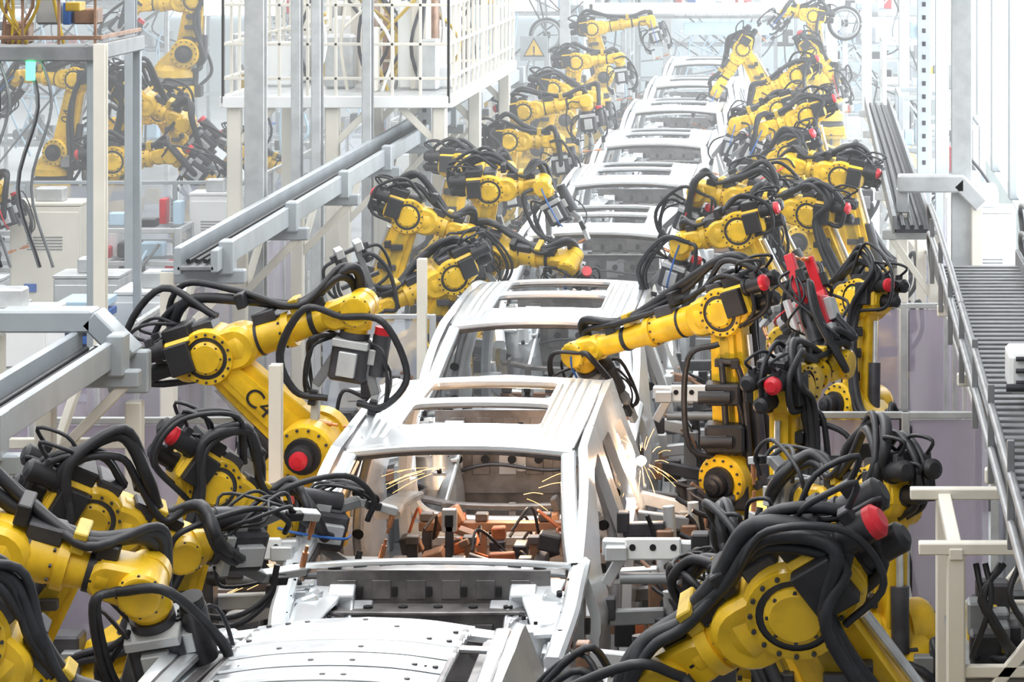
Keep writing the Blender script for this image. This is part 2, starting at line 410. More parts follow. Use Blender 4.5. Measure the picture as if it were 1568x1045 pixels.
def side_mesh(sg):
    g=gridmesh('body_side',lin(-1.08,2.98,170),lin(0,1,34),lambda y,t:(sg*sx(y,.45+(ztop(y)-.45)*t),y,.45+(ztop(y)-.45)*t))
    lo,hi=(.3,1.3) if sg>0 else(-1.3,-.3)
    P=[([(-.80,1.52),(-.10,1.915),(.40,1.95),(.46,1.3),(.43,.66),(-.74,.66)],.10),
       ([(.68,1.94),(1.20,1.93),(1.40,1.46),(.69,1.42)],.07),
       ([(1.52,1.90),(2.05,1.86),(2.28,1.60),(1.70,1.53)],.06),
       ([(1.75+.39*math.cos(a),.5+.39*math.sin(a)) for a in lin(0,6.283,25)[:-1]],.01)]
    return bake(g,'body_side',[prism(roundpoly(p,r),'x',lo,hi) for p,r in P],.055,(1 if sg>0 else -1),'zinc')
def roof_fn(x,y):
    w=.645+.02*math.sin(max(0,min(1,y/2.7))*math.pi)
    X=x*w/.66; z=rz(y)+.03*(1-(x/.66)**2)
    if .22<y<2.5:
        k=min(1,(y-.22)/.12,(2.5-y)/.12)
        for c in(.475,.53,.585): z-=.016*k*math.exp(-((abs(x)-c)/.010)**2)
    dx=abs(x)-.42;dy=max(.54-y,y-2.09);dd=max(dx,dy)
    if 0<dd<.035 :z-=.014
    if y<.03:z-=.01
    return(X,y-.03*(1-(x/.66)**2)*(1 if y<.5 else 0),z)
def roof_mesh():
    g=gridmesh('roof_panel',lin(-.66,.66,121),lin(-.02,2.68,90),roof_fn)
    c=[prism(roundpoly(p,.07),'z',1.5,2.6) for p in([(-.41,.56),(.41,.56),(.41,1.22),(-.41,1.22)],[(-.39,1.42),(.39,1.42),(.39,2.06),(-.39,2.06)])]
    return bake(g,'roof_panel',c,.022,-1,'zinc')
def roof_open_mesh():
    m=MB()
    for i in range(23):
        y=.05+i*.117; z=rz(y)-.005; w=.085 if i%2 else .1
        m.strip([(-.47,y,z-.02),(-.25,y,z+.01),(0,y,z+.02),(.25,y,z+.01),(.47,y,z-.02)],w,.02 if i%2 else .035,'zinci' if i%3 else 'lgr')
        rr=random.Random(i)
        for x in lin(-.42,.42,11):
            zz=z+(.012 if i%2 else .02)-.035*(x/.47)**2
            if rr.random()<.7: m.box((x+rr.uniform(-.03,.03),y,zz+.008),(rr.uniform(.02,.07),.025,.004),'hole')
            if i%2==0 and rr.random()<.3: m.cyl((x,y,zz),(x,y,zz+.02),.012,'dgr',seg=8)
    for sg in(-1,1):
        m.strip([(sg*.63,-.02,2.02),(sg*.645,1.3,2.05),(sg*.61,2.5,2.0),(sg*.56,2.76,1.89)],.075,.04,'zinc')
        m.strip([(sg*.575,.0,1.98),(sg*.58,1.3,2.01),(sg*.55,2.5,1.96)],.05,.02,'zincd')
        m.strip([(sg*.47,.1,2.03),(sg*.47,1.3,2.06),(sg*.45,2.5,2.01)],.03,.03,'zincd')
    m.strip([(-.6,2.66,1.93),(0,2.72,1.99),(.6,2.66,1.93)],.1,.05,'zincd')
    return m.mesh('roof_inner_frame')
def body_parts():
    m=MB()
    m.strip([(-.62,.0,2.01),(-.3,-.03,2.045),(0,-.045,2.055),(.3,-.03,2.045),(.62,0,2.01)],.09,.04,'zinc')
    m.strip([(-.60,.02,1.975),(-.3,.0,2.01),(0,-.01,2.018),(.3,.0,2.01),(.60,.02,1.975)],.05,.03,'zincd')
    for sg in(-1,1):
        m.strip([(sg*.62,0,2.005),(sg*.655,-.4,1.875),(sg*.70,-.8,1.71),(sg*.745,-1.1,1.60)],.085,.05,'zinc')
        m.strip([(sg*.59,.03,1.965),(sg*.622,-.38,1.84),(sg*.662,-.78,1.67),(sg*.705,-1.06,1.56)],.03,.05,'zincd')
        m.strip([(sg*.648,-.02,2.035),(sg*.668,.8,2.064),(sg*.668,1.6,2.066),(sg*.64,2.5,2.015)],.012,.012,'zincd')
        m.strip([(sg*.63,.03,1.96),(sg*.64,1.2,2.0),(sg*.6,2.45,1.92)],.09,.07,'zinc')
        m.strip([(sg*.66,.55,1.98),(sg*.80,.55,1.6),(sg*.85,.55,1.2),(sg*.83,.56,.5)],.05,.15,'zinci',up=(0,1,0))
        m.strip([(sg*.64,1.4,1.96),(sg*.76,1.5,1.6),(sg*.8,1.5,1.2),(sg*.72,1.5,.7)],.05,.16,'zinci',up=(0,1,0))
        m.strip([(sg*.57,2.5,1.93),(sg*.66,2.75,1.6),(sg*.70,2.9,1.25),(sg*.68,2.93,.75)],.08,.14,'zinc',up=(0,1,0))
        m.strip([(sg*.80,-1.0,.52),(sg*.84,.5,.5),(sg*.82,1.3,.52)],.12,.16,'zinci')
        m.box((sg*.76,-1.0,1.05),(.06,.16,1.0),'zinci')
        for z in(.8,1.25): m.box((sg*.80,-.93,z),(.05,.06,.09),'zincd')
        for z in(1.0,1.25,1.5):
            for yy in(.5,1.44): m.cyl((sg*.80,yy,z),(sg*.78,yy-.04,z),.03,'hole')
        m.lathe((sg*.55,1.75,.5),(sg,0,0),[(.42,0),(.43,.25)],'zinci',24)
        m.strip([(sg*.62,1.5,1.35),(sg*.66,2.1,1.3),(sg*.64,2.8,1.22)],.16,.05,'zinci')
        m.lathe((sg*.58,-1.52,.75),(0,0,1),[(.24,0),(.2,.4),(.15,.64),(.115,.67),(.105,.655)],'zinci',22)
        m.lathe((sg*.58,-1.52,.75),(0,0,1),[(.05,.655),(.05,.675)],'hole',16)
        m.bolts((sg*.58,-1.52,1.41),(0,0,1),.085,3,.012,.02,'hole')
        m.strip([(sg*.77,-1.02,1.60),(sg*.76,-1.3,1.53),(sg*.75,-1.6,1.44),(sg*.70,-1.95,1.30)],.10,.08,'zinc')
        m.strip([(sg*.74,-1.02,1.47),(sg*.73,-1.35,1.42),(sg*.72,-1.65,1.33),(sg*.67,-1.92,1.2)],.05,.13,'zinci')
        m.strip([(sg*.60,-1.1,1.53),(sg*.58,-1.28,1.48),(sg*.62,-1.45,1.44),(sg*.68,-1.7,1.38)],.2,.02,'zinc')
        m.strip([(sg*.46,-1.2,1.46),(sg*.44,-1.4,1.38),(sg*.46,-1.7,1.22),(sg*.5,-1.95,1.0)],.1,.03,'zinci',up=(sg*.5,0,.8))
        m.box((sg*.66,-1.24,1.42),(.18,.2,.14),'zinc',Matrix.Rotation(.35*sg,3,'Y'))
        m.box((sg*.48,-1.22,1.48),(.14,.1,.07),'zinc',Matrix.Rotation(.5,3,'X'))
        m.box((sg*.36,-1.30,1.42),(.1,.12,.05),'zinci',Matrix.Rotation(.3,3,'X'))
        rr=random.Random(5+sg)
        for i in range(14):
            x=rr.uniform(.44,.74);y=rr.uniform(-1.85,-1.15);z=1.53+(y+1.15)*.33-abs(x-.7)*.25
            m.box((sg*x,y,z),(rr.uniform(.05,.14),rr.uniform(.05,.14),rr.uniform(.02,.05)),rr.choice(['zinc','zinci','zinci']),Matrix.Rotation(rr.uniform(-.25,.25),3,'Y')@Matrix.Rotation(rr.uniform(-.2,.4),3,'X'))
            if i%2==0: m.cyl((sg*x,y-.03,z+.01),(sg*x,y-.04,z+.035),.016,'hole',seg=8)
        for k_ in range(5):
            m.cyl((sg*(.74-.005*k_),-1.1-.16*k_,1.60-.05*k_),(sg*(.74-.005*k_),-1.1-.16*k_,1.625-.05*k_),.02,'hole')
        m.strip([(sg*.42,-1.2,.75),(sg*.45,-1.5,.85),(sg*.47,-1.98,.88)],.12,.14,'zinci')
        m.box((sg*.47,-1.98,.88),(.17,.03,.2),'zinc')
        m.box((sg*.62,-1.75,1.0),(.03,.4,.35),'zincd')
        m.cyl((sg*.66,-1.76,1.15),(sg*.66,-1.82,1.15),.05,'hole')
    m.strip([(-.74,-1.08,1.60),(-.4,-1.17,1.64),(0,-1.2,1.655),(.4,-1.17,1.64),(.74,-1.08,1.60)],.05,.03,'zinc')
    m.strip([(-.70,-.98,1.54),(-.35,-1.04,1.575),(0,-1.06,1.585),(.35,-1.04,1.575),(.70,-.98,1.54)],.14,.025,'zinci')
    for x in lin(-.55,.55,9):
        m.box((x,-1.01,1.595-.03*abs(x)),(.07,.03,.012),'hole')
    m.box((0,-1.17,1.50),(1.24,.02,.2),'zincd'); m.strip([(-.62,-1.28,1.42),(0,-1.34,1.43),(.62,-1.28,1.42)],.2,.02,'zincd')
    m.box((0,-1.36,1.24),(1.1,.03,.36),'zincd'); m.box((0,-1.3,.9),(1.2,.03,.5),'zincd')
    r=random.Random(3)
    for x in lin(-.46,.46,6):
        m.box((x,-1.385,1.28),(.12,.03,.17),'zinci' if r.random()<.5 else 'zincd'); m.cyl((x+.03,-1.4,1.3),(x+.03,-1.408,1.3),.03,'hole')
        m.box((x,-1.18,1.5),(.1,.02,.1),'zincd'); m.box((x+.07,-1.19,1.49),(.03,.02,.05),'hole')
        m.cyl((x-.05,-1.33,1.43),(x-.05,-1.33,1.448),.025,'hole')
    m.lathe((0,-1.375,1.30),(0,-1,0),[(.085,0),(.085,.02),(.06,.02),(.05,.01)],'zinci',20)
    m.tube([(-.5,-1.42,1.2),(-.2,-1.43,1.27),(.2,-1.43,1.23),(.5,-1.42,1.28)],.012,'dgr')
    m.strip([(-.68,-1.9,1.14),(-.3,-2.0,1.10),(.3,-2.0,1.10),(.68,-1.9,1.14)],.06,.04,'zincd'); m.box((0,-1.98,.88),(1.1,.05,.1),'zinc')
    for x in(-.45,0,.45): m.box((x,-1.99,1.0),(.05,.03,.24),'zincd')
    m.box((0,.3,.5),(1.6,2.7,.03),'brn'); m.box((0,.1,.58),(.26,2.4,.16),'brn'); m.box((0,2.3,.72),(1.15,1.2,.03),'brn')
    for y in(-.1,.5,1.1): m.box((0,y,.56),(1.5,.12,.1),'zincd')
    m.box((0,1.6,.63),(1.2,.05,.26),'brn')
    m.strip([(-.68,2.93,1.3),(-.64,2.94,1.12),(-.5,2.95,1.03),(-.2,2.96,1.0),(.2,2.96,1.0),(.5,2.95,1.03),(.64,2.94,1.12),(.68,2.93,1.3)],.10,.07,'zinc',up=(0,1,0))
    m.box((0,2.96,.8),(1.36,.05,.42),'zinc'); m.box((0,2.90,.9),(1.2,.08,.06),'zinci')
    for x in lin(-.5,.5,7):
        m.box((x,2.925,.86),(.09,.03,.12),'zinci'); m.cyl((x+.08,2.92,.9),(x+.08,2.91,.9),.022,'hole')
    m.strip([(-.58,2.6,1.96),(0,2.66,2.01),(.58,2.6,1.96)],.1,.04,'zinc')
    for y in(.5,1.32,2.12): m.strip([(-.6,y,rz(y)-.03),(0,y,rz(y)-.005),(.6,y,rz(y)-.03)],.06,.02,'zinci')
    return m.mesh('body_frame')
SL,SR,RF,RO,BP=side_mesh(-1),side_mesh(1),roof_mesh(),roof_open_mesh(),body_parts()
def cabin_tool(seed):
    r=random.Random(seed);m=MB()
    for i in range(60):
        x=r.uniform(-.58,.58);y=r.uniform(.3,2.6);z=r.uniform(.62,1.25)
        m.box((x,y,z),(r.uniform(.04,.16),r.uniform(.04,.2),r.uniform(.03,.12)),r.choice(['brn','org','dgr','brn','dgr','zincd','brn','dgr']),Matrix.Rotation(r.uniform(-.5,.5),3,'Y'))
    for x in(-.45,-.1,.3):
        for y in(.8,1.4,2.1): m.box((x,y,.88),(.06,.06,.66),r.choice(['brn','dgr'])); m.box((x,y,1.22),(.08,.08,.05),'zincd')
    m.box((0,1.4,.9),(1.0,.07,.07),'org'); m.box((0,2.1,1.16),(1.0,.07,.06),'brn'); m.box((0,.9,1.15),(.9,.05,.05),'brn')
    m.box((-.3,1.4,1.05),(.07,1.5,.06),'brn'); m.box((.35,1.4,1.12),(.07,1.5,.06),'dgr')
    m.box((-.2,1.2,1.38),(.09,.05,.14),'lgr'); m.box((-.2,1.17,1.38),(.05,.01,.07),'hole'); m.box((-.2,1.2,1.0),(.05,.05,.7),'dgr')
    for i in range(26):
        a=V((r.uniform(-.5,.5),r.uniform(.6,2.3),r.uniform(.7,1.25)))
        m.tube([a,a+V((r.uniform(-.2,.2),.1,r.uniform(0,.15))),a+V((r.uniform(-.3,.3),.2,-.1))],.01,r.choice(['blk','org','dgr']))
    return m.mesh('welding_jig')
XC=-2.03
def car(yh,roof=RF,jig=True,seed=0,xc=XC):
    e=empty('car_body',(xc,yh,0))
    L=[('body_side_left',SL),('body_side_right',SR),('roof_panel',roof),('body_frame',BP)]
    if jig: L.append(('inner_welding_jig',cabin_tool(seed)))
    for nm,me in L:
        o=bpy.data.objects.new(nm,me);scene.collection.objects.link(o);o.parent=e
cars=[10.72,17.46,22.5,28.4,33.3,38.4,44.4,50.2,56.5]
for i,y in enumerate(cars): car(y,RO if i==0 else RF,i<4,i,-1.96 if i==0 else XC)

# ---------------------------------------------------------------- robots
def Rb(*a,**k): return robot(*a,**k)
Rb((.62,12.5,0),(.52,12.3,1.5),(-.07,12.0,2.46),(-.60,12.15,2.12),(-.85,12.3,1.82),k=1.12,loop=1.0)
Rb((.55,15.5,0),(.34,15.5,1.45),(.36,15.5,2.15),(.02,16.2,1.98),(-.3,16.7,1.95),loop=1.35)
Rb((.30,13.6,0),(.15,13.7,1.3),(-.25,13.8,2.15),(-.42,14.5,1.9),(-.55,14.9,1.75),loop=1.2)
Rb((-.12,18.1,0),(-.16,17.95,1.45),(-.17,17.9,2.30),(.10,18.5,2.36),(.0,18.6,2.66),tool='red',pack=True)
Rb((-.35,20.3,0),(-.52,20.1,1.40),(-.57,20.0,2.48),(-1.58,20.55,2.12),(-1.45,20.8,1.8),pack=True)
Rb((.1,24.2,0),(-.2,24.0,1.70),(-.587,24.0,2.57),(-1.05,24.1,2.45),(-1.15,24.2,2.1))
Rb((.35,26.0,0),(-.15,26.0,1.75),(-.52,26.0,2.58),(-1.0,26.1,2.66),(-1.12,26.2,2.35),loop=1.2)
Rb((.5,25.3,0),(.28,25.4,1.75),(-.02,25.4,2.55),(-.45,25.6,2.60),(-.5,25.7,2.2),loop=1.3)
Rb((.55,28.2,0),(.40,28.1,1.8),(.24,28.0,2.62),(-.25,28.1,2.72),(-.5,28.1,2.6))
Rb((.45,22.0,0),(.30,22.1,1.5),(.35,22.2,2.25),(.0,22.6,2.2),(-.2,22.8,2.0),loop=1.4)
Rb((-.1,36,0),(-.36,36,1.8),(-.44,36,2.65),(-.95,36,2.48),(-1.05,36,2.1))
Rb((.3,33.8,0),(.05,33.9,1.9),(-.10,33.8,2.75),(-.6,33.8,2.6),(-.75,33.8,2.3))
Rb((.1,31,0),(-.1,31,1.7),(-.25,31,2.55),(-.75,31.2,2.3),(-.85,31.2,2.0))
Rb((-.3,46,0),(-.66,46,2.0),(-1.1,46,2.85),(-1.48,46,2.25),(-1.6,46,2.0))
Rb((.2,48,0),(-.05,48,1.9),(-.1,48,2.7),(.25,48,2.35),(.35,48,2.0))
Rb((.2,41,0),(-.1,41,1.8),(-.25,41,2.75),(-.8,41,2.5),(-.95,41,2.2))
Rb((.2,52,0),(0,52,2.2),(-.05,52,3.1),(-.5,52,3.2),(-.7,52,3.0))
Rb((-3.9,11.4,0),(-3.6,11.35,1.5),(-3.12,11.3,2.48),(-2.72,11.4,2.06),(-2.6,11.45,1.8))
Rb((-4.15,12.9,0),(-3.95,12.7,1.6),(-3.50,12.5,2.58),(-2.76,12.6,2.36),(-2.71,12.75,2.0),k=.95,side=-1)
Rb((-4.1,14.6,0),(-3.85,14.5,1.5),(-3.42,14.4,2.30),(-3.02,14.6,2.08),(-2.75,14.8,2.05),loop=1.4)
Rb((-3.75,16.4,0),(-3.5,16.4,1.25),(-3.25,16.4,2.05),(-2.95,16.6,1.80),(-2.75,16.7,1.75),loop=1.5)
Rb((-3.15,18.6,0),(-3.03,18.5,1.87),(-3.64,18.5,2.42),(-2.74,18.4,2.71),(-2.82,18.4,2.2),label='C4',k=.92,side=-1,loop=1.4,scap='red')
Rb((-3.35,24.5,0),(-3.2,24.5,1.5),(-2.92,24.5,2.15),(-3.52,24.3,1.88),(-3.62,24.2,2.2),tool='grip',scap='red')
Rb((-3.9,26.2,0),(-3.75,26,1.6),(-3.45,26,2.46),(-2.95,26,2.30),(-2.9,26,1.95),loop=1.3)
Rb((-3.3,27.0,0),(-3.1,26.8,1.55),(-2.75,26.2,2.14),(-2.08,26.0,2.07),(-2.1,26.3,1.9),loop=.8)
Rb((-3.35,28.3,0),(-3.2,28.2,1.6),(-2.98,28,2.50),(-2.50,28,2.53),(-2.35,28,2.25),loop=1.2)
Rb((-3.9,31,0),(-3.75,31,1.6),(-3.6,31,2.42),(-3.12,31,2.40),(-3.05,31,2.0))
Rb((-3.8,35,0),(-3.6,35,1.6),(-3.5,35,2.36),(-2.95,35,2.36),(-2.9,35,2.0))
Rb((-4.0,38,0),(-3.85,38,1.7),(-3.62,38,2.48),(-2.85,38,2.62),(-2.8,38,2.2))
Rb((-3.8,46,0),(-3.75,46,1.8),(-3.6,46,2.65),(-2.95,46,2.72),(-2.9,46,2.3))
Rb((-3.6,50,0),(-3.45,50,2.2),(-3.65,50,2.97),(-2.7,50,3.12),(-2.6,50,2.8))
Rb((-3.9,42,0),(-3.8,42,1.7),(-3.6,42,2.5),(-3.0,42,2.4),(-2.95,42,2.0))
Rb((-8.95,36,0),(-8.84,36,2.15),(-8.66,36,3.0),(-9.4,36.2,3.03),(-9.6,36.2,2.8),label='04')
Rb((-8.3,36.3,0),(-8.15,36.2,2.0),(-8.0,36,2.80),(-7.4,36,2.50),(-7.2,36,2.3),loop=1.5,k=.95)
Rb((-8.6,34.8,0),(-8.3,34.8,1.5),(-7.95,34.8,2.15),(-7.3,34.8,2.22),(-7.0,34.8,2.0),k=.95)
Rb((-10.3,30,0),(-8.9,30,2.0),(-8.3,30,2.6),(-8.0,30,2.3),(-7.9,30,2.0))
Rb((-7.8,38.5,0),(-7.6,38.5,1.3),(-7.2,38.5,1.95),(-6.6,38.5,1.7),(-6.5,38.5,1.4))
Rb((-7.3,37.0,0),(-7.5,37.0,1.9),(-7.9,37.0,2.55),(-8.5,37.0,2.4),(-8.7,37.0,2.2),loop=1.4)
Rb((-8.8,42,2.35),(-8.6,42,3.0),(-8.5,42,3.72),(-9.3,42,3.65),(-9.5,42,3.4),k=1)

# ---------------------------------------------------------------- conveyor, fixtures
m=MB()
for x in(-.45,.45):
    m.box((XC+x,35,.30),(.12,56,.14),'gry')
    for i in range(28): m.box((XC+x,8+2*i,.12),(.14,.3,.24),'dgr')
for i in range(70):
    m.cyl((XC-.4,8+.8*i,.30),(XC+.4,8+.8*i,.30),.04,'alu')
m.obj('roller_conveyor')
def fixture(cx,cy,L,seed,side):
    r=random.Random(seed);m=MB()
    m.box((cx,cy,.12),(.55,L,.24),'gry')
    n=int(L/.30)
    for i in range(n):
        y=cy-L/2+.25+i*(L-.4)/max(1,n-1); x=cx+r.uniform(-.08,.08); h=r.uniform(.75,1.28)
        m.box((x,y,.24+h/2),(.1,.12,h),r.choice(['gry','dgr','dgr','brn','gry']))
        zz=.24+h; tx=cx-side*.3
        m.obox((x,y,zz),(tx,y,zz+r.uniform(-.05,.08)),.07,.08,r.choice(['gry','lgr','dgr','brn']))
        m.box((tx,y,zz+.04),(.07,.09,.12),r.choice(['lgr','dgr','brn']))
        m.cyl((x+side*.05,y+.05,zz-.3),(x+side*.02,y+.05,zz+.12),.035,r.choice(['blk','lgr','blk']))
        m.cyl((x+side*.05,y-.08,zz-.15),(x+side*.05,y-.2,zz-.12),.03,r.choice(['blk','red','blk']))
        m.box((x+side*.09,y,zz-.2),(.08,.14,.1),r.choice(['blk','org','dgr','blk','dgr']))
        for q in range(3): m.box((x+side*r.uniform(-.2,.25),y+r.uniform(-.12,.12),.4+r.random()*.75),(r.uniform(.05,.12),r.uniform(.05,.12),r.uniform(.05,.16)),r.choice(['blk','org','dgr','gry','cop','blk','brn']))
        for k in range(6):
            a=V((x+side*r.uniform(0,.2),y+r.uniform(-.1,.1),.3)); b=V((x+r.uniform(-.1,.1),y+r.uniform(-.1,.1),zz+r.uniform(-.2,.15)))
            m.tube([a,a.lerp(b,.3)+V((side*r.uniform(.05,.22),r.uniform(-.1,.1),0)),a.lerp(b,.8)+V((side*r.uniform(.02,.2),r.uniform(-.1,.1),.08)),b],r.uniform(.007,.016),r.choice(['hose','hose','hose','blk','brn']),6,5)
    m.obj('clamping_fixture')
for i,y in enumerate(cars):
    fixture(-3.24,y+.6,3.4,20+i,-1); fixture(-.82,y+.6,3.4,60+i,1)
fixture(-3.2,14.3,2.6,91,-1); fixture(-.85,14.3,2.6,92,1)
def gripper_arm(x0,x1,y,z,post):
    m=MB();d=1 if x1>x0 else -1
    m.box((post,y,z/2-.05),(.14,.16,z-.1),'dgr'); m.box((post,y,.02),(.35,.35,.04),'gry')
    m.obox((post,y,z),(x1,y,z+.02),.08,.09,'lgr',ch=.01)
    m.box(((x0+x1)/2,y-.05,z+.02),(abs(x1-x0)*.55,.03,.12),'wht',ch=.01)
    m.box((x1-d*.08,y-.05,z+.0),(.12,.1,.08),'lgr'); m.box((x0+d*.02,y-.06,z+.05),(.1,.12,.12),'blk')
    for t in(.3,.5,.7):
        m.cyl((x0+(x1-x0)*t,y-.07,z+.03),(x0+(x1-x0)*t,y-.063,z+.03),.018,'hole',seg=10)
    m.obox((x1-d*.15,y,z+.05),(x1-d*.02,y,z-.18),.05,.06,'alu'); m.cyl((x0,y-.05,z-.14),(x1-d*.1,y-.05,z-.14),.03,'gry'); m.cyl((x0-d*.1,y-.05,z-.14),(x0,y-.05,z-.14),.04,'blk')
    m.box((x0+d*.05,y-.05,z-.06),(.09,.12,.14),'dgr')
    m.tube([(x0,y-.1,z),(x0-d*.15,y-.15,z+.05),(x0-d*.2,y-.1,z-.2),(post,y-.1,z-.5)],.014,'hose')
    m.obj('locating_clamp')
for y in(16.5,21.6,27.5):
    gripper_arm(-3.16,-2.78,y,1.66,-3.3); gripper_arm(-.6,-1.15,y,1.66,-.5)

# ---------------------------------------------------------------- building shell
def slab(name,c,s,k): 
    m=MB();m.box(c,s,k,ch=.001);return m.obj(name)
slab('floor',(-7,40,-.05),(36,84,.1),'floor')
slab('wall_back',(-7,80,4),(36,.3,8),'wall')
slab('wall_left',(-24,45,4),(.3,74,8),'wall')
m=MB()
m.box((2.6,51,.6),(.12,58,1.2),'wall'); m.box((2.6,51,6.5),(.12,58,3),'wall')
for i in range(15): m.box((2.58,24+4*i,3.1),(.16,.25,3.8),'stl')
m.obj('wall_right')
m=MB()
for i in range(14): m.box((2.62,26+4*i,3.1),(.03,3.7,3.7),'win',ch=.001)
m.obj('window_1')
m=MB(); 
for i in range(7):
    m.box((-20+4.4*i,79.8,3.3),(2.6,.05,2.6),'win',ch=.001)
    for k in range(4): m.box((-21.3+4.4*i+.87*k,79.75,3.3),(.06,.06,2.6),'stl')
m.obj('window_2')
m=MB()
for x in(-5.6,1.9): m.box((x,40,.004),(.1,70,.006),'yel',ch=.001)
m.obj('floor_marking')

def fence(p0,p1,top,n,pk='pan',fr='lgr',mid=None,name='safety_fence'):
    m=MB();p0=V((*p0,0));p1=V((*p1,0))
    for i in range(n+1):
        q=p0.lerp(p1,i/n); m.obox(q,q+V((0,0,top)),.05,.05,fr,ch=.006); m.box(q+V((0,0,.01)),(.14,.14,.02),'gry')
    for z in [top-.02,.15]+([mid] if mid else []):
        m.obox(p0+V((0,0,z)),p1+V((0,0,z)),.04,.04,fr,ch=.005)
    d=(p1-p0)/n
    for i in range(n):
        a=p0+d*i;b=a+d; dn=d.normalized()*.04;a=a+dn;b=b-dn
        m.obox(a+V((0,0,top/2+.06)),b+V((0,0,top/2+.06)),.006,top-.22,pk,ch=.001)
    m.obj(name)
fence((-5.4,18.7),(-3.5,18.7),2.0,3)
fence((-5.0,18.8),(-5.0,30),2.05,9)
fence((-10.2,33.5),(-6.2,33.5),2.05,5,'panl','stl',mid=1.4)
fence((-3.9,24.0),(-3.0,24.0),1.9,1,'panl')
fence((-.35,23.9),(1.2,23.9),2.0,3,mid=1.1)
fence((.0,18.9),(1.1,18.9),2.0,2)
fence((1.0,19),(1.0,34),2.0,10)
fence((-6.2,33.5),(-6.2,42),2.05,6,'panl')
fence((-5.0,10.5),(-5.0,18.5),2.0,6)

def gantry(x,z,y0,y1,fr,name,out=-1):
    m=MB(); L=y1-y0;c=(y0+y1)/2
    m.box((x,c,z),(.05,L,.20),fr,ch=.008); m.box((x+.26,c,z),(.05,L,.16),fr,ch=.008); m.box((x+.13,c,z-.05),(.26,L,.03),'gry',ch=.005)
    for k in range(3): m.tube([(x+.06+.06*k,y0+.1,z-.01),(x+.08+.06*k,c-1,z),(x+.06+.06*k,c+1,z-.01),(x+.07+.06*k,y1-.1,z)],.018,'hose',6,4)
    n=max(1,int(L/2.6))
    for i in range(n+1):
        y=y0+.3+(L-.6)*i/n
        m.box((x+.13,y,z-.14),(.6,.1,.1),fr); m.box((x-.12,y,(z-.1)/2),(.11,.11,z-.1),'bge'); m.box((x-.12,y,.015),(.3,.3,.03),'gry')
        m.obox((x-.12,y,z-.65),(x+.35,y,z-.17),.06,.06,'bge'); m.obox((x-.12,y+.06,z-.7),(x-.05,y+.7,z-.14),.05,.05,'bge')
        m.obox((x-.12,y,1.0),(x-.5,y,.05),.06,.06,'bge')
        m.box((x+.3,y,z+.0),(.1,.18,.24),fr)
    m.obj(name)
gantry(-4.5,2.6,21.6,44,'stl','cable_gantry')
gantry(-4.35,2.52,9.5,18.1,'stl','cable_gantry')
m=MB()
m.obox((-4.8,18.1,2.68),(-4.25,18.1,2.68),.24,.13,'stl'); m.obox((-4.27,18.1,2.7),(-4.03,18.1,2.46),.24,.12,'stl'); m.obox((-4.05,18.1,2.5),(-4.05,18.1,2.25),.24,.1,'stl')
m.obox((-4.02,18.1,2.2),(-4.02,18.1,0),.1,.1,'bge');m.obox((-4.85,18.1,2.6),(-4.85,18.1,0),.12,.12,'bge'); m.obox((-4.85,18.1,1.95),(-4.02,18.1,1.95),.06,.06,'bge')
m.obj('support_portal')
def post(x,y,w,z1,k='stl',d=None,holes=False):
    m=MB(); d=d or w
    m.box((x,y,z1/2),(w*.2,d,z1),k,ch=.003); m.box((x,y-d/2,z1/2),(w,.02,z1),k,ch=.003); m.box((x,y+d/2,z1/2),(w,.02,z1),k,ch=.003)
    m.box((x,y-d*.3,z1/2),(w*.7,d*.4,z1),k,ch=.003)
    m.box((x,y,.02),(w*2.2,w*2.2,.04),k); m.bolts((x,y,.04),(0,0,1),w*.9,4,.02,.04,'dgr')
    if holes:
        for i in range(int(z1/.12)): m.box((x,y-d/2-.012,.1+i*.12),(w*.25,.008,.04),'dgr')
    m.obj('support_post')
post(-4.62,25.3,.16,7.2,'lgr'); post(-4.2,33,.15,7.2,'lgr',holes=True); post(-5.2,22.3,.085,4.1,'bge'); post(-6.7,30,.1,7)
post(-3.09,17.55,.07,2.5,'bge'); post(-2.98,23.2,.07,2.43,'bge')
post(.98,28,.12,7.2,holes=True); post(1.18,25,.16,7.2,'lgr'); post(1.35,33,.14,7.2); post(1.2,42,.14,7.2); post(1.45,19.8,.12,7)
for x,y in((-4.5,55),(-1.2,62),(.9,55),(-6.5,48),(-3.2,66),(-9.5,52)): post(x,y,.18,7.2,'lgr')

m=MB()
for z in(4.1,4.4,4.75): m.box((-6.3,23.2,z),(1.8,.03,.03),'brn'); m.box((-5.42,23.9,z),(.03,1.4,.03),'brn')
m.box((-6.3,22.9,4.0),(1.75,.12,.12),'gry'); m.box((-5.42,23.7,4.0),(.1,1.7,.12),'gry'); m.box((-6.3,23.7,3.98),(1.7,1.6,.03),'dgr')
for y in(22.95,24.5):
    for x in(-7.1,-5.42): m.box((x,y,2.0),(.06,.06,4),'stl')
for x in lin(-7.1,-5.45,7): m.obox((x,23.2,4.05),(x,23.2,4.8),.02,.02,'brn')
m.cyl((-5.85,22.85,3.94),(-5.85,22.85,3.8),.035,'grnl')
r=random.Random(8)
for i in range(22): m.box((r.uniform(-6.9,-5.55),r.uniform(23.4,24.3),4.1+r.random()*.4),(r.uniform(.05,.2),.2,r.uniform(.05,.3)),r.choice(['yel2','brn','dgr','blu','gry','lgr']))
for i in range(8):
    x=r.uniform(-6.9,-5.5); m.tube([(x,22.9,4.0),(x+.1,22.85,3.6),(x-.05,22.85,3.0),(x+.1,22.9,2.4)],.012,r.choice(['hose','gry','dgr']),6,5)
